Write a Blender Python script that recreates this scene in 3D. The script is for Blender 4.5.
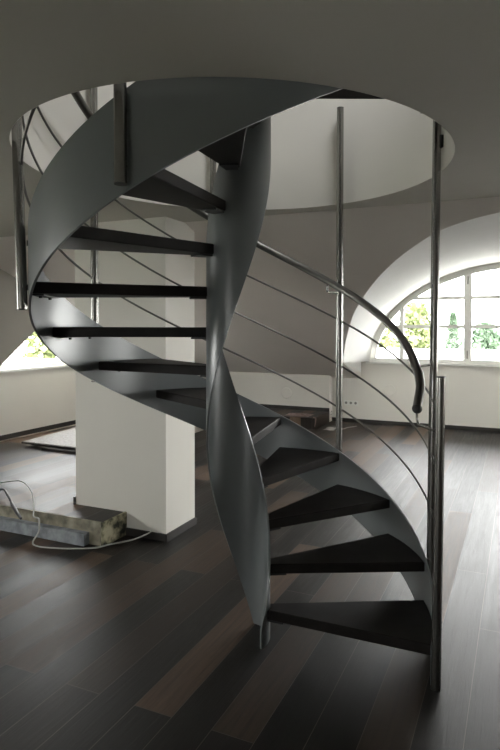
import bpy, bmesh, math, random
from mathutils import Vector, Matrix
from mathutils.geometry import tessellate_polygon

for o in list(bpy.data.objects): bpy.data.objects.remove(o)
scene = bpy.context.scene
COL = scene.collection
R = math.radians
random.seed(7)

# ------------------------------------------------------------------ camera
FPX, CX, HY, PITCH, ROLL, HCAM = 568.3, 279.7, 338.5, 0.0219, -0.0018, 1.57
cam_d = bpy.data.cameras.new('camera'); cam = bpy.data.objects.new('camera', cam_d); COL.objects.link(cam)
cam_d.sensor_fit = 'HORIZONTAL'; cam_d.sensor_width = 36.0
cam_d.lens = FPX / 500 * 36
cam_d.shift_x = (250 - CX) / 500; cam_d.shift_y = -(375 - HY) / 500
cp, sp, cr, sr = math.cos(PITCH), math.sin(PITCH), math.cos(ROLL), math.sin(ROLL)
rv = Vector((cr, -sp * sr, -cp * sr)); uv = Vector((sr, sp * cr, cp * cr)); fv = Vector((0, cp, -sp))
m = Matrix((rv, uv, -fv)).transposed().to_4x4(); m.translation = (0, 0, HCAM)
cam.matrix_world = m
cam_d.clip_start = 0.02; cam_d.clip_end = 300
scene.camera = cam

# ------------------------------------------------------------------ room frame
A = R(67)
E1 = Vector((math.cos(A), math.sin(A), 0)); E2 = Vector((-math.sin(A), math.cos(A), 0))
def P(s, t, z=0.0): return E1 * s + E2 * t + Vector((0, 0, z))

# ------------------------------------------------------------------ world and light
SKY = 26.0
w = bpy.data.worlds.new('overcast_sky'); scene.world = w; w.use_nodes = True
nt = w.node_tree; bg = nt.nodes['Background']
tc = nt.nodes.new('ShaderNodeTexCoord'); sx = nt.nodes.new('ShaderNodeSeparateXYZ'); rp = nt.nodes.new('ShaderNodeValToRGB')
nt.links.new(tc.outputs['Generated'], sx.inputs[0]); nt.links.new(sx.outputs['Z'], rp.inputs[0]); nt.links.new(rp.outputs[0], bg.inputs[0])
rp.color_ramp.elements[0].color = (0.98, 0.985, 0.96, 1); rp.color_ramp.elements[1].color = (0.96, 0.98, 1.0, 1)
bg.inputs[1].default_value = SKY
def portal(name, loc, direction, sx_, sy_):
    l = bpy.data.lights.new(name, 'AREA'); l.shape = 'RECTANGLE'; l.size = sx_; l.size_y = sy_
    l.cycles.is_portal = True
    o = bpy.data.objects.new(name, l); COL.objects.link(o); o.location = loc
    o.rotation_euler = Vector(direction).to_track_quat('-Z', 'Z').to_euler()
portal('window_portal', P(9.25, 0, 1.8), -E1, 4.7, 1.8)
portal('window_portal', P(6.5, 6.03, 1.7), -E2, 3.6, 1.6)
portal('window_portal', P(.7, 6.03, 1.7), -E2, 3.6, 1.6)
portal('window_portal', P(6.4, -5.25, 1.55), E2, 4.1, 1.4)  # portal for the added right window
portal('window_portal', P(-4.25, 2.2, 1.02), E1, 1.25, .9)  # portal for the added window behind the camera
portal('skylight_portal', (.95, 2.15, 5.35), (0, 0, -1), .95, .95)
scene.view_settings.view_transform = 'Standard'; scene.view_settings.look = 'None'
scene.view_settings.gamma = 1.0; scene.view_settings.exposure = -0.16; scene.view_settings.use_curve_mapping = False

# ------------------------------------------------------------------ materials
def mat(name, col, rough=0.6, metal=0.0, spec=0.5, noise=0.0, nscale=6.0, bump=0.0):
    m_ = bpy.data.materials.new(name); m_.use_nodes = True; n = m_.node_tree; b = n.nodes['Principled BSDF']
    b.inputs['Base Color'].default_value = (*col, 1); b.inputs['Roughness'].default_value = rough
    b.inputs['Metallic'].default_value = metal; b.inputs['Specular IOR Level'].default_value = spec
    if noise or bump:
        t_ = n.nodes.new('ShaderNodeTexCoord'); z_ = n.nodes.new('ShaderNodeTexNoise'); z_.inputs['Scale'].default_value = nscale
        z_.inputs['Detail'].default_value = 5
        n.links.new(t_.outputs['Object'], z_.inputs['Vector'])
        if noise:
            r_ = n.nodes.new('ShaderNodeValToRGB')
            r_.color_ramp.elements[0].position = .3; r_.color_ramp.elements[1].position = .7
            r_.color_ramp.elements[0].color = (*[c * (1 - noise) for c in col], 1)
            r_.color_ramp.elements[1].color = (*[min(1, c * (1 + noise)) for c in col], 1)
            n.links.new(z_.outputs[0], r_.inputs[0]); n.links.new(r_.outputs[0], b.inputs['Base Color'])
        if bump:
            bm_ = n.nodes.new('ShaderNodeBump'); bm_.inputs['Strength'].default_value = bump; bm_.inputs['Distance'].default_value = .004
            n.links.new(z_.outputs[0], bm_.inputs['Height']); n.links.new(bm_.outputs[0], b.inputs['Normal'])
    return m_
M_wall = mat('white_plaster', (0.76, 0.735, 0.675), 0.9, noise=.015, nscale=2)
M_ceil = mat('ceiling_plaster_shaded', (0.52, 0.50, 0.445), 0.92, noise=.015, nscale=2)  # plaster darkened so the colour carries the near ceiling's shade
M_steel = mat('dark_grey_painted_steel', (0.15, 0.164, 0.167), 0.31, 0.0, 0.7, noise=.05, nscale=3)
M_tread = mat('smoked_oak_tread', (0.013, 0.011, 0.0098), 0.55, 0.0, 0.15, noise=.3, nscale=9)
M_under = mat('black_steel_bracket', (0.015, 0.016, 0.016), 0.5)
M_inox = mat('brushed_stainless', (0.27, 0.265, 0.25), 0.27, 1.0, noise=.03, nscale=40)
M_cap = mat('dark_cap', (0.05, 0.05, 0.048), 0.6, 0.3)
M_base = mat('dark_baseboard', (0.030, 0.027, 0.024), 0.5, noise=.2)
M_slope = mat('slope_plaster_lit', (0.86, 0.815, 0.765), 0.92, noise=.015, nscale=2)  # lighter plaster copy, the far slope's extra light put into its colour
M_reveal = mat('white_reveal_lifted', (0.90, 0.895, 0.86), 0.9, noise=.01)  # white trim, colour lifted for the daylight glow around the windows
M_rail = mat('dark_stainless_rail', (0.17, 0.165, 0.155), 0.36, 1.0, noise=.03, nscale=40)
M_frame = mat('white_window_frame', (0.9, 0.9, 0.86), 0.5)
M_plastic = mat('white_plastic', (0.78, 0.78, 0.72), 0.4)
M_slot = mat('socket_grey', (0.25, 0.25, 0.23), 0.5)
M_cable = mat('grey_cable', (0.42, 0.42, 0.40), 0.5)
M_cabled = mat('dark_cable', (0.05, 0.05, 0.05), 0.5)
M_grass = mat('bright_ground', (0.50, 0.51, 0.44), 0.9, noise=.2, nscale=.5)
M_leaf = mat('pale_leaves', (0.15, 0.18, 0.07), 0.8, noise=.35, nscale=1.2)
M_leaf2 = mat('bluish_leaves', (0.09, 0.135, 0.085), 0.8, noise=.35, nscale=1.2)
M_bark = mat('bark', (0.2, 0.16, 0.12), 0.9)
M_mat = mat('grey_underlay', (0.30, 0.29, 0.28), 0.75, noise=.25, nscale=30)
M_board = mat('dark_board', (0.05, 0.045, 0.04), 0.55, noise=.3)
M_wrap = mat('pinkish_plastic_wrap', (0.26, 0.19, 0.18), 0.4)
M_scrap = mat('white_scrap', (0.38, 0.37, 0.35), 0.6)
M_cardb = mat('light_trim_wood', (0.55, 0.50, 0.42), 0.7)

def floor_material(name, rough0):
    m_ = bpy.data.materials.new(name); m_.use_nodes = True; n = m_.node_tree; b = n.nodes['Principled BSDF']; L = n.links.new
    tcn = n.nodes.new('ShaderNodeTexCoord')
    mp = n.nodes.new('ShaderNodeMapping'); mp.vector_type = 'POINT'; mp.inputs['Rotation'].default_value = (0, 0, -A)
    L(tcn.outputs['Object'], mp.inputs['Vector'])
    br = n.nodes.new('ShaderNodeTexBrick'); L(mp.outputs[0], br.inputs['Vector'])
    br.offset = 0.37; br.offset_frequency = 2
    br.inputs['Scale'].default_value = 1.0; br.inputs['Brick Width'].default_value = 1.9; br.inputs['Row Height'].default_value = 0.182
    br.inputs['Mortar Size'].default_value = 0.0016; br.inputs['Mortar Smooth'].default_value = 0.3; br.inputs['Bias'].default_value = 0
    br.inputs['Color1'].default_value = (0, 0, 0, 1); br.inputs['Color2'].default_value = (1, 1, 1, 1); br.inputs['Mortar'].default_value = (.5, .5, .5, 1)
    ramp = n.nodes.new('ShaderNodeValToRGB'); L(br.outputs['Color'], ramp.inputs[0])
    e = ramp.color_ramp.elements
    e[0].color = (0.0055, 0.005, 0.0045, 1); e[1].color = (0.135, 0.088, 0.060, 1)
    x = e.new(.5); x.color = (0.011, 0.009, 0.008, 1); x = e.new(.8); x.color = (0.060, 0.041, 0.030, 1)
    # long grain
    mg = n.nodes.new('ShaderNodeMapping'); mg.inputs['Scale'].default_value = (1.6, 26, 1); L(mp.outputs[0], mg.inputs['Vector'])
    ng = n.nodes.new('ShaderNodeTexNoise'); ng.inputs['Scale'].default_value = 1.6; ng.inputs['Detail'].default_value = 8; ng.inputs['Roughness'].default_value = .65
    ng.inputs['Distortion'].default_value = .8
    L(mg.outputs[0], ng.inputs['Vector'])
    mx = n.nodes.new('ShaderNodeMix'); mx.data_type = 'RGBA'; mx.blend_type = 'MULTIPLY'; mx.inputs['Factor'].default_value = 0.75
    rg = n.nodes.new('ShaderNodeValToRGB'); rg.color_ramp.elements[0].position = .3; rg.color_ramp.elements[0].color = (.4, .4, .4, 1)
    rg.color_ramp.elements[1].position = .7; rg.color_ramp.elements[1].color = (1.35, 1.3, 1.25, 1)
    L(ng.outputs[0], rg.inputs[0]); L(ramp.outputs[0], mx.inputs['A']); L(rg.outputs[0], mx.inputs['B'])
    # joints
    mj = n.nodes.new('ShaderNodeMix'); mj.data_type = 'RGBA'; mj.blend_type = 'MIX'
    L(br.outputs['Fac'], mj.inputs['Factor']); L(mx.outputs['Result'], mj.inputs['A']); mj.inputs['B'].default_value = (0.085, 0.07, 0.06, 1)
    L(mj.outputs['Result'], b.inputs['Base Color'])
    rr = n.nodes.new('ShaderNodeMapRange'); L(ng.outputs[0], rr.inputs[0]); rr.inputs['To Min'].default_value = rough0 - .13; rr.inputs['To Max'].default_value = rough0 + .13
    pr = n.nodes.new('ShaderNodeMath'); pr.operation = 'MULTIPLY_ADD'; L(br.outputs['Color'], pr.inputs[0]); pr.inputs[1].default_value = .12; L(rr.outputs[0], pr.inputs[2])
    L(pr.outputs[0], b.inputs['Roughness'])
    b.inputs['Specular IOR Level'].default_value = .32
    bp_ = n.nodes.new('ShaderNodeBump'); bp_.inputs['Strength'].default_value = .5; bp_.inputs['Distance'].default_value = .003
    L(ng.outputs[0], bp_.inputs['Height']); L(bp_.outputs[0], b.inputs['Normal'])
    return m_
M_floor = floor_material('smoked_oak_planks', .41)

def stain_material():
    m_ = bpy.data.materials.new('plaster_stained_board'); m_.use_nodes = True; n = m_.node_tree; b = n.nodes['Principled BSDF']; L = n.links.new
    tcn = n.nodes.new('ShaderNodeTexCoord'); z_ = n.nodes.new('ShaderNodeTexNoise'); z_.inputs['Scale'].default_value = 14; z_.inputs['Detail'].default_value = 6
    L(tcn.outputs['Object'], z_.inputs['Vector'])
    r_ = n.nodes.new('ShaderNodeValToRGB'); L(z_.outputs[0], r_.inputs[0]); e = r_.color_ramp.elements
    e[0].position = .38; e[0].color = (0.03, 0.032, 0.022, 1); e[1].position = .6; e[1].color = (0.42, 0.38, 0.26, 1)
    x = e.new(.48); x.color = (0.20, 0.19, 0.12, 1)
    L(r_.outputs[0], b.inputs['Base Color']); b.inputs['Roughness'].default_value = .85
    return m_
M_stain = stain_material()
M_front = mat('pale_stained_board', (0.27, 0.25, 0.19), 0.85, noise=.65, nscale=10)
M_channel = mat('plaster_spotted_channel', (0.25, 0.27, 0.29), 0.6, noise=.5, nscale=12)

def glass_material():
    m_ = bpy.data.materials.new('window_glass'); m_.use_nodes = True; n = m_.node_tree
    for x in list(n.nodes): n.nodes.remove(x)
    o = n.nodes.new('ShaderNodeOutputMaterial'); mx = n.nodes.new('ShaderNodeMixShader'); t_ = n.nodes.new('ShaderNodeBsdfTransparent')
    g = n.nodes.new('ShaderNodeBsdfGlossy'); g.inputs['Roughness'].default_value = 0.02; f = n.nodes.new('ShaderNodeFresnel'); f.inputs[0].default_value = 1.3
    n.links.new(f.outputs[0], mx.inputs[0]); n.links.new(t_.outputs[0], mx.inputs[1]); n.links.new(g.outputs[0], mx.inputs[2]); n.links.new(mx.outputs[0], o.inputs[0])
    return m_
M_glass = glass_material()

# ------------------------------------------------------------------ helpers
def link(name, bm, m_, parent=None, smooth=False, kind=None):
    bm.normal_update()
    me = bpy.data.meshes.new(name); bm.to_mesh(me); bm.free()
    if smooth:
        for f in me.polygons: f.use_smooth = True
    me.materials.append(m_)
    o = bpy.data.objects.new(name, me); COL.objects.link(o)
    if parent: o.parent = parent
    if kind: o['kind'] = kind
    return o
def struct(name, bm, m_, parent=None, smooth=False): return link(name, bm, m_, parent, smooth, None if parent else 'structure')
def empty(name, label, cat, loc=(0, 0, 0), group=None):
    o = bpy.data.objects.new(name, None); COL.objects.link(o); o.location = loc; o.empty_display_size = .1
    o['label'] = label; o['category'] = cat
    if group: o['group'] = group
    return o
def tag(o, label, cat, group=None):
    o['label'] = label; o['category'] = cat
    if group: o['group'] = group
    return o
def quad(bm, a, b, c, d):
    bm.faces.new([bm.verts.new(p) for p in (a, b, c, d)])
def box(bm, s0, s1, t0, t1, z0, z1, off=Vector((0, 0, 0)), bev=0.0):
    v = [bm.verts.new(P(s, t, z) - off) for z in (z0, z1) for s, t in ((s0, t0), (s1, t0), (s1, t1), (s0, t1))]
    fs = [bm.faces.new([v[i] for i in q]) for q in ((0, 3, 2, 1), (4, 5, 6, 7), (0, 1, 5, 4), (1, 2, 6, 5), (2, 3, 7, 6), (3, 0, 4, 7))]
    bmesh.ops.recalc_face_normals(bm, faces=fs)
    if bev:
        es = list({e for f in fs for e in f.edges})
        bmesh.ops.bevel(bm, geom=es, offset=bev, segments=2, affect='EDGES', profile=.7)
def prism(bm, pts, z0, z1, fn=None):
    """closed prism over a polygon of (s,t) points"""
    fn = fn or (lambda a, b, z: P(a, b, z))
    lo = [bm.verts.new(fn(a, b, z0)) for a, b in pts]; hi = [bm.verts.new(fn(a, b, z1)) for a, b in pts]
    tris = tessellate_polygon([[Vector((a, b, 0)) for a, b in pts]])
    for t_ in tris:
        bm.faces.new([hi[i] for i in t_]); bm.faces.new([lo[i] for i in reversed(t_)])
    n_ = len(pts)
    for i in range(n_): bm.faces.new((lo[i], lo[(i + 1) % n_], hi[(i + 1) % n_], hi[i]))
    bmesh.ops.recalc_face_normals(bm, faces=bm.faces[:])
def slab(loops, fn, thick_vec):
    """flat sheet with holes given as 2D loops (first = outer), mapped by fn, thickened along thick_vec"""
    bm = bmesh.new()
    flat = [[Vector((a, b, 0)) for a, b in L_] for L_ in loops]
    pts = [p for L_ in loops for p in L_]
    tris = tessellate_polygon(flat)
    lo = [bm.verts.new(fn(a, b)) for a, b in pts]; hi = [bm.verts.new(fn(a, b) + thick_vec) for a, b in pts]
    for t_ in tris:
        try: bm.faces.new([lo[i] for i in t_]); bm.faces.new([hi[i] for i in reversed(t_)])
        except ValueError: pass
    k = 0
    for L_ in loops:
        n_ = len(L_)
        for i in range(n_):
            a, b = k + i, k + (i + 1) % n_
            bm.faces.new((lo[a], lo[b], hi[b], hi[a]))
        k += n_
    bmesh.ops.recalc_face_normals(bm, faces=bm.faces[:])
    return bm
def tube(bm, pts, r, n=12, caps=True):
    pts = [Vector(p) for p in pts]; rings = []; up = None
    for i, p in enumerate(pts):
        d = (pts[min(i + 1, len(pts) - 1)] - pts[max(i - 1, 0)]).normalized()
        if up is None:
            up = Vector((0, 0, 1)) if abs(d.z) < .9 else Vector((1, 0, 0))
        u = (up - d * up.dot(d)).normalized(); v = d.cross(u); up = u
        rr = r[i] if isinstance(r, (list, tuple)) else r
        rings.append([bm.verts.new(p + (u * math.cos(a) + v * math.sin(a)) * rr) for a in [2 * math.pi * k / n for k in range(n)]])
    for a, b in zip(rings, rings[1:]):
        for k in range(n):
            f = bm.faces.new((a[k], a[(k + 1) % n], b[(k + 1) % n], b[k])); f.smooth = True
    if caps:
        for ring, rev in ((rings[0], True), (rings[-1], False)):
            vs = [bm.verts.new(v.co) for v in ring]
            bm.faces.new(vs[::-1] if rev else vs)
def tube_obj(name, pts, r, m_, parent=None, n=12):
    bm = bmesh.new(); tube(bm, pts, r, n); return link(name, bm, m_, parent)
def catmull(pts, k=8):
    pts = [Vector(p) for p in pts]; out = []
    for i in range(len(pts) - 1):
        p0, p1, p2, p3 = pts[max(i - 1, 0)], pts[i], pts[i + 1], pts[min(i + 2, len(pts) - 1)]
        for j in range(k):
            t_ = j / k
            out.append(.5 * ((2 * p1) + (p2 - p0) * t_ + (2 * p0 - 5 * p1 + 4 * p2 - p3) * t_ ** 2 + (3 * p1 - p0 - 3 * p2 + p3) * t_ ** 3))
    return out + [pts[-1]]

# ------------------------------------------------------------------ room shell
ZC, SC, WS, TW, TC, KT = 2.3555, 3.7, 9.0, 5.78, 4.9, 0.72
GB = (ZC - KT) / (WS - SC); GL = (ZC - KT) / (TW - TC)
S0, T0 = -4.0, -5.0
PH = 0.17                                                         # raised floor height
X0, Y0, RO = -0.2056, 2.8347, 1.026                                # stair axis and stairwell radius
def circle(r, n=96): return [(X0 + r * math.cos(2 * math.pi * k / n), Y0 + r * math.sin(2 * math.pi * k / n)) for k in range(n)]
def to_st(x, y): v = Vector((x, y, 0)); return (v.dot(E1), v.dot(E2))

bm = bmesh.new(); prism(bm, [(S0, T0), (WS + .3, T0), (WS + .3, TW + .3), (S0, TW + .3)], -.2, 0); struct('floor', bm, M_floor)
bm = bmesh.new()
for q in ((3.21, 3.455, 2.73, TW), (3.455, 3.9, 3.2, TW), (3.9, 5.0, 3.2, TW), (5.0, 8.12, 4.4, TW), (8.12, WS, 2.87, TW)): box(bm, *q, .0005, PH)
struct('floor', bm, M_floor)

# flat ceiling with the round stairwell opening
loops = [[(S0, T0), (SC, T0), (SC, TC), (S0, TC)], [to_st(x, y) for x, y in circle(RO, 192)]]
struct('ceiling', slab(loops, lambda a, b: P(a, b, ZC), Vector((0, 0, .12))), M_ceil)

# slope on the far side, cut out around the arched dormer
half = [(7.975, 2.384), (7.062, 2.085), (6.34, 1.824), (5.725, 1.583), (5.035, 1.235), (4.549, .929), (4.157, .60), (3.996, .381), (3.90, .15), (3.885, 0)]
half3 = [p.to_tuple()[:2] for p in catmull([(a, b, 0) for a, b in half], 4)]
cut = half3 + [(a, -b) for a, b in half3[-2::-1]]                 # from t=+ base over the crown to t=- base
zb = lambda s: ZC - GB * (s - SC)
outer = [(SC, T0), (WS, T0), (WS, -2.384)] + cut[::-1] + [(WS, 2.384), (WS, TW), (SC, TC)]
struct('ceiling', slab([outer], lambda a, b: P(a, b, zb(a)), Vector((0, 0, .1))), M_slope)
# window arch in the far wall
AW, AH, SILL = 2.25, 1.53, 1.0
def arch(n, a=AW, h=AH, c=0.0, z0=SILL): return [(c + a * math.cos(math.pi * k / n), z0 + h * math.sin(math.pi * k / n)) for k in range(n + 1)]
NA = len(cut) - 1
# pair the slope cut with window arch by normalised width
def pair(cut_t, c, hw, a, h, z0):
    out = []
    n_ = len(cut_t)
    for i, t_ in enumerate(cut_t):
        x = max(-1, min(1, (t_ - c) / hw)); out.append((c + a * x, z0 + h * math.sqrt(max(0, 1 - x * x))))
    return out
wa = pair([b for a, b in cut], 0, 2.384, AW, AH, SILL)
bm = bmesh.new()
va = [bm.verts.new(P(a, b, zb(a))) for a, b in cut]; vb = [bm.verts.new(P(WS, t_, z_)) for t_, z_ in wa]
for i in range(len(va) - 1): bm.faces.new((va[i], va[i + 1], vb[i + 1], vb[i]))
for i, sg in ((0, 1), (-1, -1)):
    c0 = bm.verts.new(P(WS, 2.384 * sg, KT)); c1 = bm.verts.new(P(WS, 2.384 * sg, SILL)); bm.faces.new((va[i], c0, c1)); bm.faces.new((va[i], c1, vb[i]))
bmesh.ops.recalc_face_normals(bm, faces=bm.faces[:])
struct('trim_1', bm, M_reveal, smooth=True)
# far wall: knee wall that steps up to the sill, one outline with the window cut out
o2 = [(T0, 0), (TW, 0), (TW, KT + .03), (2.384, KT + .03), (2.384, 2.75), (-2.384, 2.75), (-2.384, KT + .03), (T0, KT + .03)]
hole = [(AW * math.cos(math.pi * k / 48), SILL + AH * math.sin(math.pi * k / 48)) for k in range(49)]
struct('wall_back', slab([o2, hole], lambda a, b: P(WS, a, b), E1 * .24), M_wall)

# left slope and left wall with two arched dormers
zl = lambda t_: ZC - GL * (t_ - TC)
tl = lambda z_: TC + (ZC - z_) / GL
def left_cut(c):
    h = [(4.78, 1.03), (4.81, 1.089), (5.111, 1.494), (5.274, 1.662), (5.455, 1.874), (5.75, 2.07), (6.1, 2.18), (6.5, 2.21)]
    h = [(a - 6.5 + c, b) for a, b in h]
    return h + [(2 * c - a, b) for a, b in h[-2::-1]]
WC3 = 0.7
cuts = [left_cut(6.5), left_cut(WC3)]
holes = [[(s_, tl(z_)) for s_, z_ in c_] for c_ in cuts]
outer = [(S0, TC), (SC, TC), (WS, TW), (8.22, TW)] + [(s_, t_) for s_, t_ in holes[0][::-1]] + [(4.78, TW), (WC3 + 1.72, TW)] + holes[1][::-1] + [(WC3 - 1.72, TW), (S0, TW)]
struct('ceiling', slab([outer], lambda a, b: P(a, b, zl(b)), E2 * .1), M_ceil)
o3 = [(S0, 0), (WS, 0), (WS, KT + .03), (8.22, KT + .03), (8.22, 2.6), (4.78, 2.6), (4.78, KT + .03), (WC3 + 1.72, KT + .03), (WC3 + 1.72, 2.6), (WC3 - 1.72, 2.6), (WC3 - 1.72, KT + .03), (S0, KT + .03)]
LA, LH, LS = 1.66, 1.36, 1.03
NA3, NH3 = 0.95, 1.12
lh = [[(c + a_ * math.cos(math.pi * k / 32), LS + h_ * math.sin(math.pi * k / 32)) for k in range(33)] for c, a_, h_ in ((6.5, LA, LH), (WC3, NA3, NH3))]
struct('wall_left', slab([o3] + lh, lambda a, b: P(a, TW, b), E2 * .24), M_wall)
for q, (c, cut_) in enumerate(zip((6.5, WC3), cuts)):
    bm = bmesh.new(); wl = pair([a for a, b in cut_], c, 1.72, (LA, NA3)[q], (LH, NH3)[q], LS)
    va = [bm.verts.new(P(a, tl(b), b)) for a, b in cut_]; vb = [bm.verts.new(P(a, TW, b)) for a, b in wl]
    for i in range(len(va) - 1): bm.faces.new((va[i], va[i + 1], vb[i + 1], vb[i]))
    for i, s_ in ((0, c - 1.72), (-1, c + 1.72)):
        c0 = bm.verts.new(P(s_, TW, KT)); c1 = bm.verts.new(P(s_, TW, LS)); bm.faces.new((va[i], c0, c1)); bm.faces.new((va[i], c1, vb[i]))
    bmesh.ops.recalc_face_normals(bm, faces=bm.faces[:])
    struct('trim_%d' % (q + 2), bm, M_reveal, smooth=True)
struct('wall_right', slab([[(S0 - .2, 0), (WS + .24, 0), (WS + .24, ZC + .12), (S0 - .2, ZC + .12)], [(4.4, .9), (8.4, .9), (8.4, 2.2), (4.4, 2.2)]], lambda a, b: P(a, T0, b), -E2 * .2), M_wall)
struct('wall_front', slab([[(T0, 0), (TW + .24, 0), (TW + .24, ZC + .12), (T0, ZC + .12)], [(1.6, .6), (2.8, .6), (2.8, 1.45), (1.6, 1.45)]], lambda a, b: P(S0, a, b), -E1 * .2), M_wall)

# pillar, boxed knee wall
bm = bmesh.new(); box(bm, 3.456, 3.85, 2.362, 3.2, 0, ZC + .05); struct('wall_pillar', bm, M_wall)
bm = bmesh.new(); box(bm, 3.444, 3.456, 2.35, 2.73, 0, .055); box(bm, 3.444, 3.862, 2.35, 2.362, 0, .055); struct('baseboard_pillar', bm, M_base)
bm = bmesh.new(); box(bm, 3.44, 3.85, 3.2, 3.214, PH, PH + .06); struct('baseboard_pillar_side', bm, M_base)
bm = bmesh.new(); box(bm, 8.85, WS, 2.87, TW, 0, zb(8.85) + .002); struct('wall_knee', bm, M_wall)
bm = bmesh.new(); box(bm, 8.838, 8.85, 2.87, TW, PH, PH + .06); struct('baseboard_knee', bm, M_base)
bm = bmesh.new(); box(bm, WS - .014, WS, T0, 2.87, 0, .06); struct('baseboard_back', bm, M_base)
bm = bmesh.new(); box(bm, 3.21, 8.838, TW - .014, TW, PH, PH + .07); struct('baseboard_left', bm, M_base)
bm = bmesh.new(); box(bm, 3.21, 8.838, TW - .03, TW - .014, PH, PH + .012); struct('trim_4', bm, M_cardb)

# windows
def window(name, c, a, h, z0, axis, mull, sides, bars, hinge=False):
    """axis 'b' -> far wall (coordinate t), 'l' -> left wall (coordinate s)"""
    if axis == 'b': f = lambda x, z_, d: P(WS + .05 + d, x, z_)
    else: f = lambda x, z_, d: P(x, TW + .05 + d, z_)
    root = bpy.data.objects.new(name, None); COL.objects.link(root); root['kind'] = 'structure'
    root.location = f(c, z0, 0)
    off = Vector(root.location)
    top = lambda x: z0 + h * math.sqrt(max(0, 1 - ((x - c) / a) ** 2))
    g = lambda x, z_, d: f(x, z_, d) - off
    def bar(name_, x0, x1, z0a, z1a, d0, d1, m_=M_frame, par=root):
        b_ = bmesh.new(); vs = [b_.verts.new(g(x, z_, d)) for z_ in (z0a, z1a) for x, d in ((x0, d0), (x1, d0), (x1, d1), (x0, d1))]
        for q in ((0, 3, 2, 1), (4, 5, 6, 7), (0, 1, 5, 4), (1, 2, 6, 5), (2, 3, 7, 6), (3, 0, 4, 7)): b_.faces.new([vs[i] for i in q])
        bmesh.ops.recalc_face_normals(b_, faces=b_.faces[:])
        return link(name_, b_, m_, par)
    # arch frame
    b_ = bmesh.new(); n_ = 48; rings = []
    for k in range(n_ + 1):
        an = math.pi * k / n_; co, si = math.cos(an), math.sin(an)
        rings.append([b_.verts.new(g(c + (a - u) * co, z0 + (h - u) * si, d)) for u, d in ((0, 0), (.09, 0), (.09, .07), (0, .07))])
    for r0, r1 in zip(rings, rings[1:]):
        for q in range(4): b_.faces.new((r0[q], r0[(q + 1) % 4], r1[(q + 1) % 4], r1[q]))
    for r0 in (rings[0], rings[-1]): b_.faces.new(r0)
    bmesh.ops.recalc_face_normals(b_, faces=b_.faces[:])
    link('window_frame', b_, M_frame, root)
    bar('bottom_rail', c - a, c + a, z0, z0 + .06, 0, .07)
    for x0, x1 in mull:
        mo = bar('mullion', x0, x1, z0 + .06, min(top(x0), top(x1)) - .02, -.012, .07)
        if hinge:
            for zz in (z0 + .08, min(top(x0), top(x1)) - .22):
                xm = (x0 + x1) / 2 ; bar('hinge', xm - .008, xm + .008, zz, zz + .12, -.03, -.0125, M_slot, mo)
    for x in sides: bar('glazing_bar', x - .034, x + .034, z0 + .06, top(x) - .05, .015, .055)
    for zb_ in bars:
        wd = a * math.sqrt(max(0, 1 - ((zb_ - z0) / h) ** 2)) - .05
        bar('glazing_bar', c - wd, c + wd, zb_ - .027, zb_ + .027, .0205, .0495)
    b_ = bmesh.new(); vs = [b_.verts.new(g(c + (a - .03) * math.cos(math.pi * k / 40), z0 + .03 + (h - .06) * math.sin(math.pi * k / 40), .035)) for k in range(41)]
    b_.faces.new(vs); link('pane', b_, M_glass, root)
    bar('window_sill', c - a - .05, c + a + .05, z0 - .03, z0 - .001, -.075, .1)
    return root
window('window_1', 0, AW, AH, SILL, 'b', [(.69, .80), (-.80, -.69)], [1.742, -1.742], [1.566, 2.007], True)
window('window_2', 6.5, LA, LH, LS, 'l', [(6.0, 6.1), (6.9, 7.0)], [], [1.6])
window('window_3', WC3, NA3, NH3, LS, 'l', [(WC3 - .05, WC3 + .05)], [], [1.6])

wr = bpy.data.objects.new('fill_window_right', None); COL.objects.link(wr); wr['kind'] = 'structure'; wr.location = P(6.8, T0 - .1, .9)  # added unseen window, brightens the pillar side and the far end
off = Vector(wr.location)
bm = bmesh.new()
for q in ((4.4, 4.47, .9, 2.2), (8.33, 8.4, .9, 2.2), (4.47, 8.33, .9, .97), (4.47, 8.33, 2.13, 2.2), (6.76, 6.84, .97, 2.13)): box(bm, q[0], q[1], T0 - .13, T0 - .07, q[2], q[3], off)
link('window_frame', bm, M_frame, wr)
bm = bmesh.new(); box(bm, 4.47, 8.33, T0 - .105, T0 - .095, .97, 2.13, off); link('pane', bm, M_glass, wr)

wr = bpy.data.objects.new('fill_window_front', None); COL.objects.link(wr); wr['kind'] = 'structure'; wr.location = P(S0 - .1, 2.2, .6)  # added unseen window, lights the stair and knee wall from behind the camera
off = Vector(wr.location)
bm = bmesh.new()
for q in ((1.6, 1.66, .6, 1.45), (2.74, 2.8, .6, 1.45), (1.66, 2.74, .6, .66), (1.66, 2.74, 1.39, 1.45), (2.17, 2.23, .66, 1.39)): box(bm, S0 - .13, S0 - .07, q[0], q[1], q[2], q[3], off)
link('window_frame', bm, M_frame, wr)
bm = bmesh.new(); box(bm, S0 - .105, S0 - .095, 1.66, 2.74, .66, 1.39, off); link('pane', bm, M_glass, wr)

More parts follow.
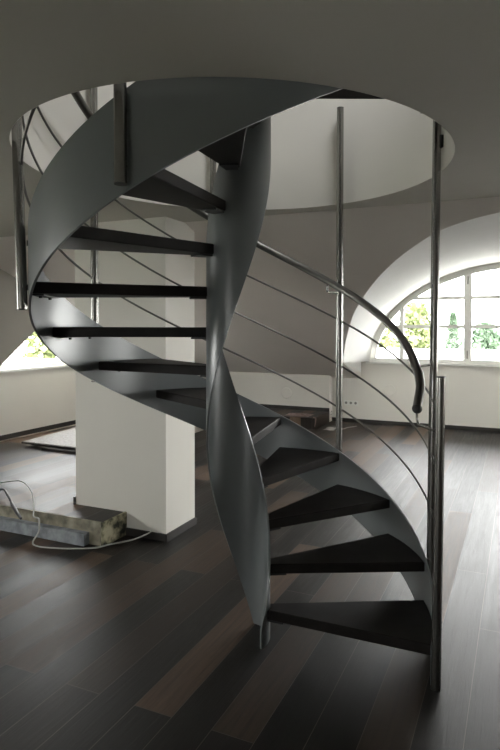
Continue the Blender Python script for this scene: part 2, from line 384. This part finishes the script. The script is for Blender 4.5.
# stairwell lining, upper floor room with its skylight
bm = bmesh.new(); n_ = 192; TOPW = 3.62
lo = circle(RO - .001, n_); ou = circle(RO + .06, n_)
def gap(k):
    a_ = 360 * k / n_; return 250 < a_ < 335
for k in range(n_):
    a, b = k, (k + 1) % n_
    top = 2.76 if (gap(k)) else TOPW
    i0, i1, o0, o1 = lo[a], lo[b], ou[a], ou[b]
    def v(p, z_): return bm.verts.new((p[0], p[1], z_))
    zlo = ZC
    f = bm.faces.new((v(i0, zlo), v(i1, zlo), v(i1, top), v(i0, top))); f.smooth = True
    f = bm.faces.new((v(o1, ZC + .12), v(o0, ZC + .12), v(o0, top), v(o1, top))); f.smooth = True
    bm.faces.new((v(i0, top), v(i1, top), v(o1, top), v(o0, top)))
bmesh.ops.remove_doubles(bm, verts=bm.verts[:], dist=1e-5)
struct('wall_stairwell', bm, M_wall)
ring = [to_st(x, y) for x, y in circle(RO + .06)]
struct('floor', slab([[(-.6, -1.6), (5.6, -1.6), (5.6, 4.6), (-.6, 4.6)], ring], lambda a, b: P(a, b, 2.70), Vector((0, 0, .06))), M_floor)
for nm, q in (('wall_upper_left', (-.6, 5.6, 4.6, 4.7)), ('wall_upper_right', (-.6, 5.6, -1.7, -1.6)), ('wall_upper_back', (5.6, 5.7, -1.7, 4.7)), ('wall_upper_front', (-.7, -.6, -1.7, 4.7))):
    bm = bmesh.new(); box(bm, q[0], q[1], q[2], q[3], 2.5, 5.2); struct(nm, bm, M_wall)
sk = [to_st(x, y) for x, y in ((.5, 1.7), (1.4, 1.7), (1.4, 2.6), (.5, 2.6))]
struct('ceiling', slab([[(-.7, -1.7), (5.7, -1.7), (5.7, 4.7), (-.7, 4.7)], sk], lambda a, b: P(a, b, 5.2), Vector((0, 0, .1))), M_ceil)

# raised floor: stained front board, light nosing, channel at its foot
tr = bpy.data.objects.new('trim_5', None); COL.objects.link(tr); tr['kind'] = 'structure'; tr.location = P(3.2, 3.2, 0)
off = Vector(tr.location)
bm = bmesh.new(); box(bm, 3.196, 3.2095, 2.73, TW, .0, PH + .001, off); o = link('front_board', bm, M_front, tr); o['label'] = 'pale board with plaster stains'
bm = bmesh.new(); box(bm, 3.192, 3.455, 2.712, 2.7295, .0, PH + .003, off); o = link('end_board', bm, M_stain, tr); o['label'] = 'mottled yellow and black end board'
bm = bmesh.new(); box(bm, 3.14, 3.1955, 2.84, TW, .002, .09, off, .004); o = link('metal_channel', bm, M_channel, tr); o['label'] = 'grey metal channel spotted with plaster'
bm = bmesh.new(); box(bm, 5.03, 8.1195, 4.385, 4.3995, .0, PH + .004); struct('trim_6', bm, M_cardb)

# ------------------------------------------------------------------ the spiral staircase
ZO = -0.03
A0, DA, RS, RR, RI = R(-22.72), 0.4344, 0.1991, 0.9535, 0.157
TT = 0.050
stair = empty('spiral_staircase', 'dark grey steel spiral staircase with black treads and stainless rails', 'staircase', (X0, Y0, 0))
def SP(r, th, z): return Vector((r * math.cos(th), r * math.sin(th), z))     # local to the stair root
def hz(th, c): return (th - A0) / DA * RS + c + ZO
def ribbon(name, r0, r1, th0, th1, clo, chi, zmin, zmax, n, m_):
    bm = bmesh.new()
    ths = [th0 + (th1 - th0) * k / n for k in range(n + 1)]
    lo = [max(zmin, min(zmax, hz(t_, clo))) for t_ in ths]; hi = [max(zmin + .02, min(zmax, hz(t_, chi))) for t_ in ths]
    def strip(fa, fb, smooth=True, sub=1):
        rows = []
        for i, t_ in enumerate(ths):
            a, b = fa(i, t_), fb(i, t_); rows.append([bm.verts.new(a.lerp(b, j / sub)) for j in range(sub + 1)])
        for a, b in zip(rows, rows[1:]):
            for j in range(sub):
                f = bm.faces.new((a[j], b[j], b[j + 1], a[j + 1])); f.smooth = smooth
    strip(lambda i, t_: SP(r1, t_, lo[i]), lambda i, t_: SP(r1, t_, hi[i]), True, 3)
    strip(lambda i, t_: SP(r0, t_, hi[i]), lambda i, t_: SP(r0, t_, lo[i]), True, 3)
    strip(lambda i, t_: SP(r1, t_, hi[i]), lambda i, t_: SP(r0, t_, hi[i]))
    strip(lambda i, t_: SP(r0, t_, lo[i]), lambda i, t_: SP(r1, t_, lo[i]))
    for i, rv_ in ((0, 0), (n, 1)):
        t_ = ths[i]; q = [SP(r0, t_, lo[i]), SP(r1, t_, lo[i]), SP(r1, t_, hi[i]), SP(r0, t_, hi[i])]
        if rv_: q.reverse()
        bm.faces.new([bm.verts.new(p) for p in q])
    return link(name, bm, m_, stair)
ribbon('outer_stringer', RR - .006, RR + .004, A0 - R(1), R(326), -.1316, .2102, 0.0, 3.1, 320, M_steel)
ribbon('inner_stringer', RI - .006, RI + .003, R(-42), R(361), -.6495, .2765, 0.0, 3.3, 360, M_steel)
# treads
def sector(bm, r0, r1, a, b, z0, z1, n=8, bev=.004):
    pts = [SP(r0, a + (b - a) * k / n, 0) for k in range(n + 1)] + [SP(r1, b - (b - a) * k / n, 0) for k in range(n + 1)]
    lo = [bm.verts.new((p.x, p.y, z0)) for p in pts]; hi = [bm.verts.new((p.x, p.y, z1)) for p in pts]
    bm.faces.new(lo[::-1]); bm.faces.new(hi)
    N = len(pts)
    for i in range(N): bm.faces.new((lo[i], lo[(i + 1) % N], hi[(i + 1) % N], hi[i]))
    bmesh.ops.recalc_face_normals(bm, faces=bm.faces[:])
    if bev:
        es = [e for e in bm.edges if abs(e.verts[0].co.z - e.verts[1].co.z) < 1e-6]
        bmesh.ops.bevel(bm, geom=es, offset=bev, segments=1, affect='EDGES')
bracket_me = {}
for k in range(1, 14):
    a = A0 + (k - 1) * DA; z1 = k * RS + ZO
    bm = bmesh.new(); sector(bm, RI + .0035, RR - .0065, a, a + .4484, z1 - TT, z1)
    tr_ = link('tread', bm, M_tread, stair)
    am = a + .22
    bm = bmesh.new(); sector(bm, RI + .0035, RI + .085, a + .03, a + .40, z1 - TT - .009, z1 - TT - .0005, 8, 0)
    link('inner_bracket', bm, M_under, tr_)
    bm = bmesh.new(); sector(bm, RR - .055, RR - .0065, a + .06, a + .38, z1 - TT - .006, z1 - TT - .0005, 8, 0)
    for q in (.12, .31):
        p = SP(RR - .035, a + q, 0); bmesh.ops.create_cone(bm, cap_ends=True, segments=10, radius1=.008, radius2=.008, depth=.01, matrix=Matrix.Translation((p.x, p.y, z1 - TT - .011)))
    link('outer_bracket', bm, M_under, tr_)
# landing: the last step widens to the axis line
z1 = 14 * RS + ZO; a = A0 + 13 * DA
bm = bmesh.new(); sector(bm, RI + .0035, RO - .004, a, R(360), z1 - .066, z1, 16)
ld = link('landing', bm, M_tread, stair)
bm = bmesh.new(); sector(bm, .90, .93, R(357.6), R(360), z1 - .135, z1 - .0665, 3, 0); link('bracket', bm, M_under, ld)
# stainless posts
RP = RR + .004 + .0235; PR = .0212
def post(deg, z0, z1, lean=(0, 0), r=PR, base=(0, 0)):
    th = R(deg); b0 = SP(RP, th, z0) + Vector((base[0], base[1], 0)); b1 = SP(RP, th, z1) + Vector((lean[0], lean[1], 0))
    p = tube_obj('post', [b0, b1], r, M_inox, stair, 20)
    bm = bmesh.new(); d = (b1 - b0).normalized()
    tube(bm, [b1, b1 + d * .004], r * 1.03, 20); link('post_cap', bm, M_cap, p)
    bm = bmesh.new(); tube(bm, [b0 - d * .003, b0], r * 1.0, 20)
    link('post_foot', bm, M_cap, p)
    # standoffs that screw the post to the stringer
    u = Vector((math.cos(th), math.sin(th), 0))
    for h_ in (hz(th, -.05), hz(th, .14)):
        if h_ > z0 + .02:
            q = SP(RR + .0035, th, h_)
            tube_obj('standoff', [q, q + u * .006], .012, M_cap, p, 12)
    return p
ptop = lambda deg: max(2.945, hz(R(deg), 1.30))
post(-24.6, 0.003, 1.352, (.002, 0), base=(-.008, 0))
post(3.2, .003, 2.80, (.02, 0))
post(53.3, hz(R(53.3), -.09), 2.945)
post(104.0, hz(R(104), -.12), 2.945)
post(152.0, hz(R(152), -.12), 3.0)
post(204.0, 1.64, ptop(204), (-.034, .0))
post(250.5, 2.045, ptop(250.5))
post(301.0, hz(R(301), -.10), ptop(301))
# horizontal infill rods
for c in (1.03, .745, .47):
    ths = [A0 + (R(301) - A0) * k / 150 for k in range(151)]
    rr_ = RP - .001
    tube_obj('rod', [SP(rr_, t_, hz(t_, c)) for t_ in ths], .0062, M_rail, stair, 8)
# handrail
RH = .869
pts = [SP(RH, R(-15.8), hz(R(-13), 1.145)), SP(RH + .006, R(-14.2), hz(R(-13), 1.185)), SP(RH + .014, R(-11.6), hz(R(-12), 1.23)), SP(RH + .010, R(-8), hz(R(-8), 1.255))]
pts = catmull(pts, 6) + [SP(RH, R(-4) + (R(304) - R(-4)) * k / 160, hz(R(-4) + (R(304) - R(-4)) * k / 160, 1.262)) for k in range(161)]
hr = tube_obj('handrail', pts, .0218, M_rail, stair, 16)
bm = bmesh.new(); bmesh.ops.create_uvsphere(bm, u_segments=20, v_segments=12, radius=.0235, matrix=Matrix.Translation(pts[0])); link('end_cap', bm, M_cap, hr, True)
p0 = pts[0]; pa = SP(RP - .018, R(-24.6), 0)
tube_obj('bracket', catmull([p0 - Vector((0, 0, .015)), p0 - Vector((0, 0, .05)), p0.lerp(pa, .08).xy.to_3d() + Vector((0, 0, p0.z - .068)), p0.lerp(pa, .25).xy.to_3d() + Vector((0, 0, p0.z - .071)), pa.xy.to_3d() + Vector((0, 0, p0.z - .073))], 6), .0058, M_inox, hr, 10)
q0 = SP(RH, R(-5), hz(R(-5), 1.262)); q1 = SP(RP - .02, R(2.2), q0.z + .0)
tube_obj('bracket', [q0, q1], .006, M_inox, hr, 10)
for deg in (53.3, 104, 152, 204, 250.5):
    t_ = R(deg) ; g = R(deg + 1.5); zz = hz(g, 1.262)
    tube_obj('bracket', catmull([SP(RH, g, zz - .015), SP(RH, g, zz - .055), SP(RH + .012, g, zz - .068), SP(RP - .018, t_, zz - .07)], 6), .0055, M_inox, hr, 10)
# block that ties the tall post to the opening edge
b = SP(RP, R(3.2), 2.50) + Vector((.018, 0, 0))
bm = bmesh.new(); bmesh.ops.create_cube(bm, size=1, matrix=Matrix.Translation(b + Vector((.028, -.004, 0))) @ Matrix.Diagonal((.034, .035, .06, 1)))
link('wall_bracket', bm, M_under, stair)

# ------------------------------------------------------------------ small things
def on(s, t, z): return P(s, t, z)
sock = empty('wall_outlet', 'white triple power socket strip low on the wall under the arched window', 'socket', P(WS, 2.55, .315))
off = Vector(sock.location)
bm = bmesh.new(); box(bm, WS - .01, WS - .0005, 2.43, 2.67, .277, .353, off, .002); link('cover_plate', bm, M_plastic, sock)
for k in range(3):
    bm = bmesh.new(); c = P(WS - .0105, 2.47 + .08 * k, .315) - off
    bmesh.ops.create_cone(bm, cap_ends=True, segments=20, radius1=.021, radius2=.021, depth=.003, matrix=Matrix.Translation(c) @ E1.to_track_quat('Z', 'Y').to_matrix().to_4x4())
    o = link('socket', bm, M_slot, sock)
def cover(name, s_, t_, z_, label):
    bm = bmesh.new(); c = Vector((0, 0, 0))
    q = E1.to_track_quat('Z', 'Y').to_matrix().to_4x4()
    bmesh.ops.create_cone(bm, cap_ends=True, segments=36, radius1=.085, radius2=.095, depth=.009, matrix=q)
    o = link(name, bm, M_wall); o.location = P(s_ - .005, t_, z_); tag(o, label, 'vent cover')
cover('vent_cover', 8.85, 3.63, .44, 'round white wall cover on the boxed low wall behind the stairs')
cover('vent_cover', WS, 1.914, .547, 'round white wall cover under the arched window right of the sockets')

# stack of underlay sheets by the left wall
st_ = empty('underlay_stack', 'flat stack of dark boards topped with a grey mat by the left wall', 'boards', P(5.3, 5.0, PH))
off = Vector(st_.location)
def sheet(pts, z0, z1, name, m_, par, off):
    bm = bmesh.new(); prism(bm, pts, z0, z1); bmesh.ops.translate(bm, verts=bm.verts[:], vec=-off); return link(name, bm, m_, par)
sheet([(4.80, 4.3), (5.9, 4.3), (5.86, 5.10), (4.80, 4.94)], PH + .001, PH + .030, 'board', M_board, st_, off)
sheet([(4.87, 4.3), (5.92, 4.3), (5.88, 5.24), (4.87, 5.16)], PH + .0305, PH + .052, 'board', M_base, st_, off)
sheet([(4.84, 4.3), (5.95, 4.3), (5.93, 5.38), (4.84, 5.26)], PH + .0525, PH + .068, 'top_mat', M_mat, st_, off)
bm = bmesh.new(); tube(bm, [P(4.84, 5.27, PH + .056) - off, P(4.84, 5.08, PH + .056) - off], .014, 10); link('rolled_edge', bm, M_board, st_)

# plastic wrap, scraps
def crumple(name, s0, t0, z0, ls, lt, h, n, seed, m_, label, cat):
    rnd = random.Random(seed); bm = bmesh.new(); g = []
    for i in range(n + 1):
        row = []
        for j in range(n + 1):
            x = (i / n - .5) * ls; y = (j / n - .5) * lt
            e_ = 1 - max(abs(2 * i / n - 1), abs(2 * j / n - 1)) ** 3
            row.append(bm.verts.new(E1 * (x + rnd.uniform(-.3, .3) * ls / n) + E2 * (y + rnd.uniform(-.3, .3) * lt / n) + Vector((0, 0, .003 + e_ * h * rnd.random()))))
        g.append(row)
    for i in range(n):
        for j in range(n): bm.faces.new((g[i][j], g[i + 1][j], g[i + 1][j + 1], g[i][j + 1]))
    o = link(name, bm, m_); o.location = P(s0, t0, z0); tag(o, label, cat)
    sol = o.modifiers.new('thickness', 'SOLIDIFY'); sol.thickness = .0015; sol.offset = 1
crumple('plastic_wrap', 8.34, 3.20, PH, (.26), .40, .028, 10, 3, M_wrap, 'crumpled pinkish plastic wrap on the dark raised floor behind the stairs', 'plastic wrap')
bm = bmesh.new(); tube(bm, catmull([P(8.14, 2.89, PH + .012), P(8.10, 2.875, PH + .012), P(8.095, 2.84, PH + .0), P(8.05, 2.84, .06)], 6), .007, 8)
tag(link('plastic_strip', bm, M_wrap), 'pinkish plastic strip hanging over the raised floor corner', 'plastic strip')
crumple('paper_scrap', 8.25, 2.66, 0, .22, .16, .03, 7, 5, M_scrap, 'crumpled white scrap on the floor beside the raised floor corner', 'scrap')
tag(tube_obj('plastic_strip', catmull([P(8.24, 2.50, .006), P(8.35, 2.46, .008), P(8.45, 2.45, .006), P(8.62, 2.35, .007)], 6), .006, M_scrap), 'thin white strip trailing on the floor behind the middle post', 'plastic strip')

# cables at the left
cab = catmull([(-2.6, 4.95, PH + .008), (-2.434, 4.93, PH + .03), (-2.232, 4.87, PH + .06), (-2.02, 4.60, PH + .05), (-1.87, 4.30, PH + .02), (-1.80, 4.13, PH + .006),
               (-1.745, 4.08, PH + .008), (-1.72, 4.04, .17), (-1.72, 4.03, .10), (-1.75, 4.00, .03), (-1.70, 3.985, .008), (-1.60, 3.965, .006), (-1.44, 3.955, .006), (-1.30, 3.965, .008), P(3.22, 2.66, .02), P(3.32, 2.56, .03), P(3.41, 2.50, .05), P(3.438, 2.47, .07)], 8)
tag(tube_obj('power_cable', cab, .0055, M_cable, None, 8), 'light grey cable looping off the raised floor edge to the pillar', 'cable')
lead = empty('power_lead', 'dark thick lead with a plug lying on the raised floor edge at far left', 'lead', (-2.2, 4.5, PH))
off = Vector(lead.location)
tube_obj('cord', [p - off for p in catmull([(-2.5, 4.65, PH + .009), (-2.36, 4.66, PH + .03), (-2.255, 4.62, PH + .06), (-2.17, 4.50, PH + .05), (-2.10, 4.42, PH + .02)], 6)], .008, M_cabled, lead, 8)
tube_obj('plug', [p - off for p in [Vector((-2.10, 4.42, PH + .02)), Vector((-2.05, 4.34, PH + .018)), Vector((-1.93, 4.16, PH + .014)), Vector((-1.86, 4.06, PH + .012))]], [.010, .014, .013, .009], M_cabled, lead, 10)

# ------------------------------------------------------------------ outdoors
bm = bmesh.new(); prism(bm, [(-60, -90), (120, -90), (120, 110), (-60, 110)], -6.3, -6.1); struct('ground', bm, M_grass)
M_bounce = mat('pale_bounce_surface', (0.84, 0.83, 0.79), 0.9, noise=.1, nscale=20)  # very pale so the added slabs reflect daylight indoors
bm = bmesh.new(); box(bm, WS + .25, WS + 9, -5.5, 6.0, -6.0, .88); struct('bounce_terrace', bm, M_bounce)  # added slab, throws daylight up onto the arch reveal and ceiling
bm = bmesh.new(); box(bm, 4.0, WS, TW + .25, TW + 4.0, -6.0, .88); struct('bounce_terrace', bm, M_bounce)  # added slab, bounces daylight up through the left window
bm = bmesh.new(); box(bm, 2.5, WS + .2, T0 - 5, T0 - .25, -6.0, .85); struct('bounce_terrace', bm, M_bounce)  # added unseen slab, bounces light from the right onto slope and ceiling
def tree(s_, t_, h, rad, m_, seed, label, conifer=False):
    rnd = random.Random(seed); base = P(s_, t_, -6.1)
    root = empty('tree', label, 'tree', base, 'trees outside the windows')
    tube_obj('trunk', [Vector((0, 0, -.02)), Vector((0, 0, h * .5)), Vector((0, 0, h * .9))], [.22, .15, .04], M_bark, root, 8)
    bm = bmesh.new()
    for i in range(2600):
        u = rnd.random(); an = rnd.uniform(0, 2 * math.pi)
        if conifer:
            z = h * (.15 + .85 * u); r_ = rad * (1 - u) * (.55 + .45 * math.sin(u * 40) ** 2) * math.sqrt(rnd.random())
        else:
            z = h * (.3 + .7 * u); r_ = rad * math.sin(math.pi * (u * .85 + .1)) ** .6 * rnd.random() ** .35 * (.8 + .25 * math.sin(an * 5 + u * 9))
        c = Vector((r_ * math.cos(an), r_ * math.sin(an), z)); sz = rnd.uniform(.10, .22)
        d1 = Vector((rnd.uniform(-1, 1), rnd.uniform(-1, 1), rnd.uniform(-1, 1))).normalized() * sz
        d2 = d1.cross(Vector((rnd.uniform(-1, 1), rnd.uniform(-1, 1), rnd.uniform(-1, 1)))).normalized() * sz
        bm.faces.new([bm.verts.new(c + d1), bm.verts.new(c + d2), bm.verts.new(c - d1), bm.verts.new(c - d2)])
    o = link('foliage', bm, m_, root)
spots = [(23.5, 5.5, 8.0, .85, M_leaf), (27, 2.86, 8.2, 1.9, M_leaf2), (33, 5.6, 8.95, 1.4, M_leaf), (22.5, 1.2, 7.7, .9, M_leaf2)]
lab = ['pale green tree outside, lowest at the left end of the arched window', 'bluish green pointed tree outside, just left of the thick window mullion', 'tall pale green tree outside the left window panes', 'small bluish tree outside the right window panes', 'pale tree outside at the right edge of the arched window', 'pale tree outside beyond the right window frame', 'pale tree outside hidden behind the window reveal']
for i, (a, b, h, r_, m_) in enumerate(spots): tree(a, b, h, r_, m_, 10 + i, lab[i], i in (1,))
tree(20, 19.5, 8.6, 1.8, M_leaf, 40, 'pale yellow green tree outside the small left window')
tree(23, 17.5, 7.9, 1.6, M_leaf, 41, 'smaller pale tree behind the tree outside the left window')
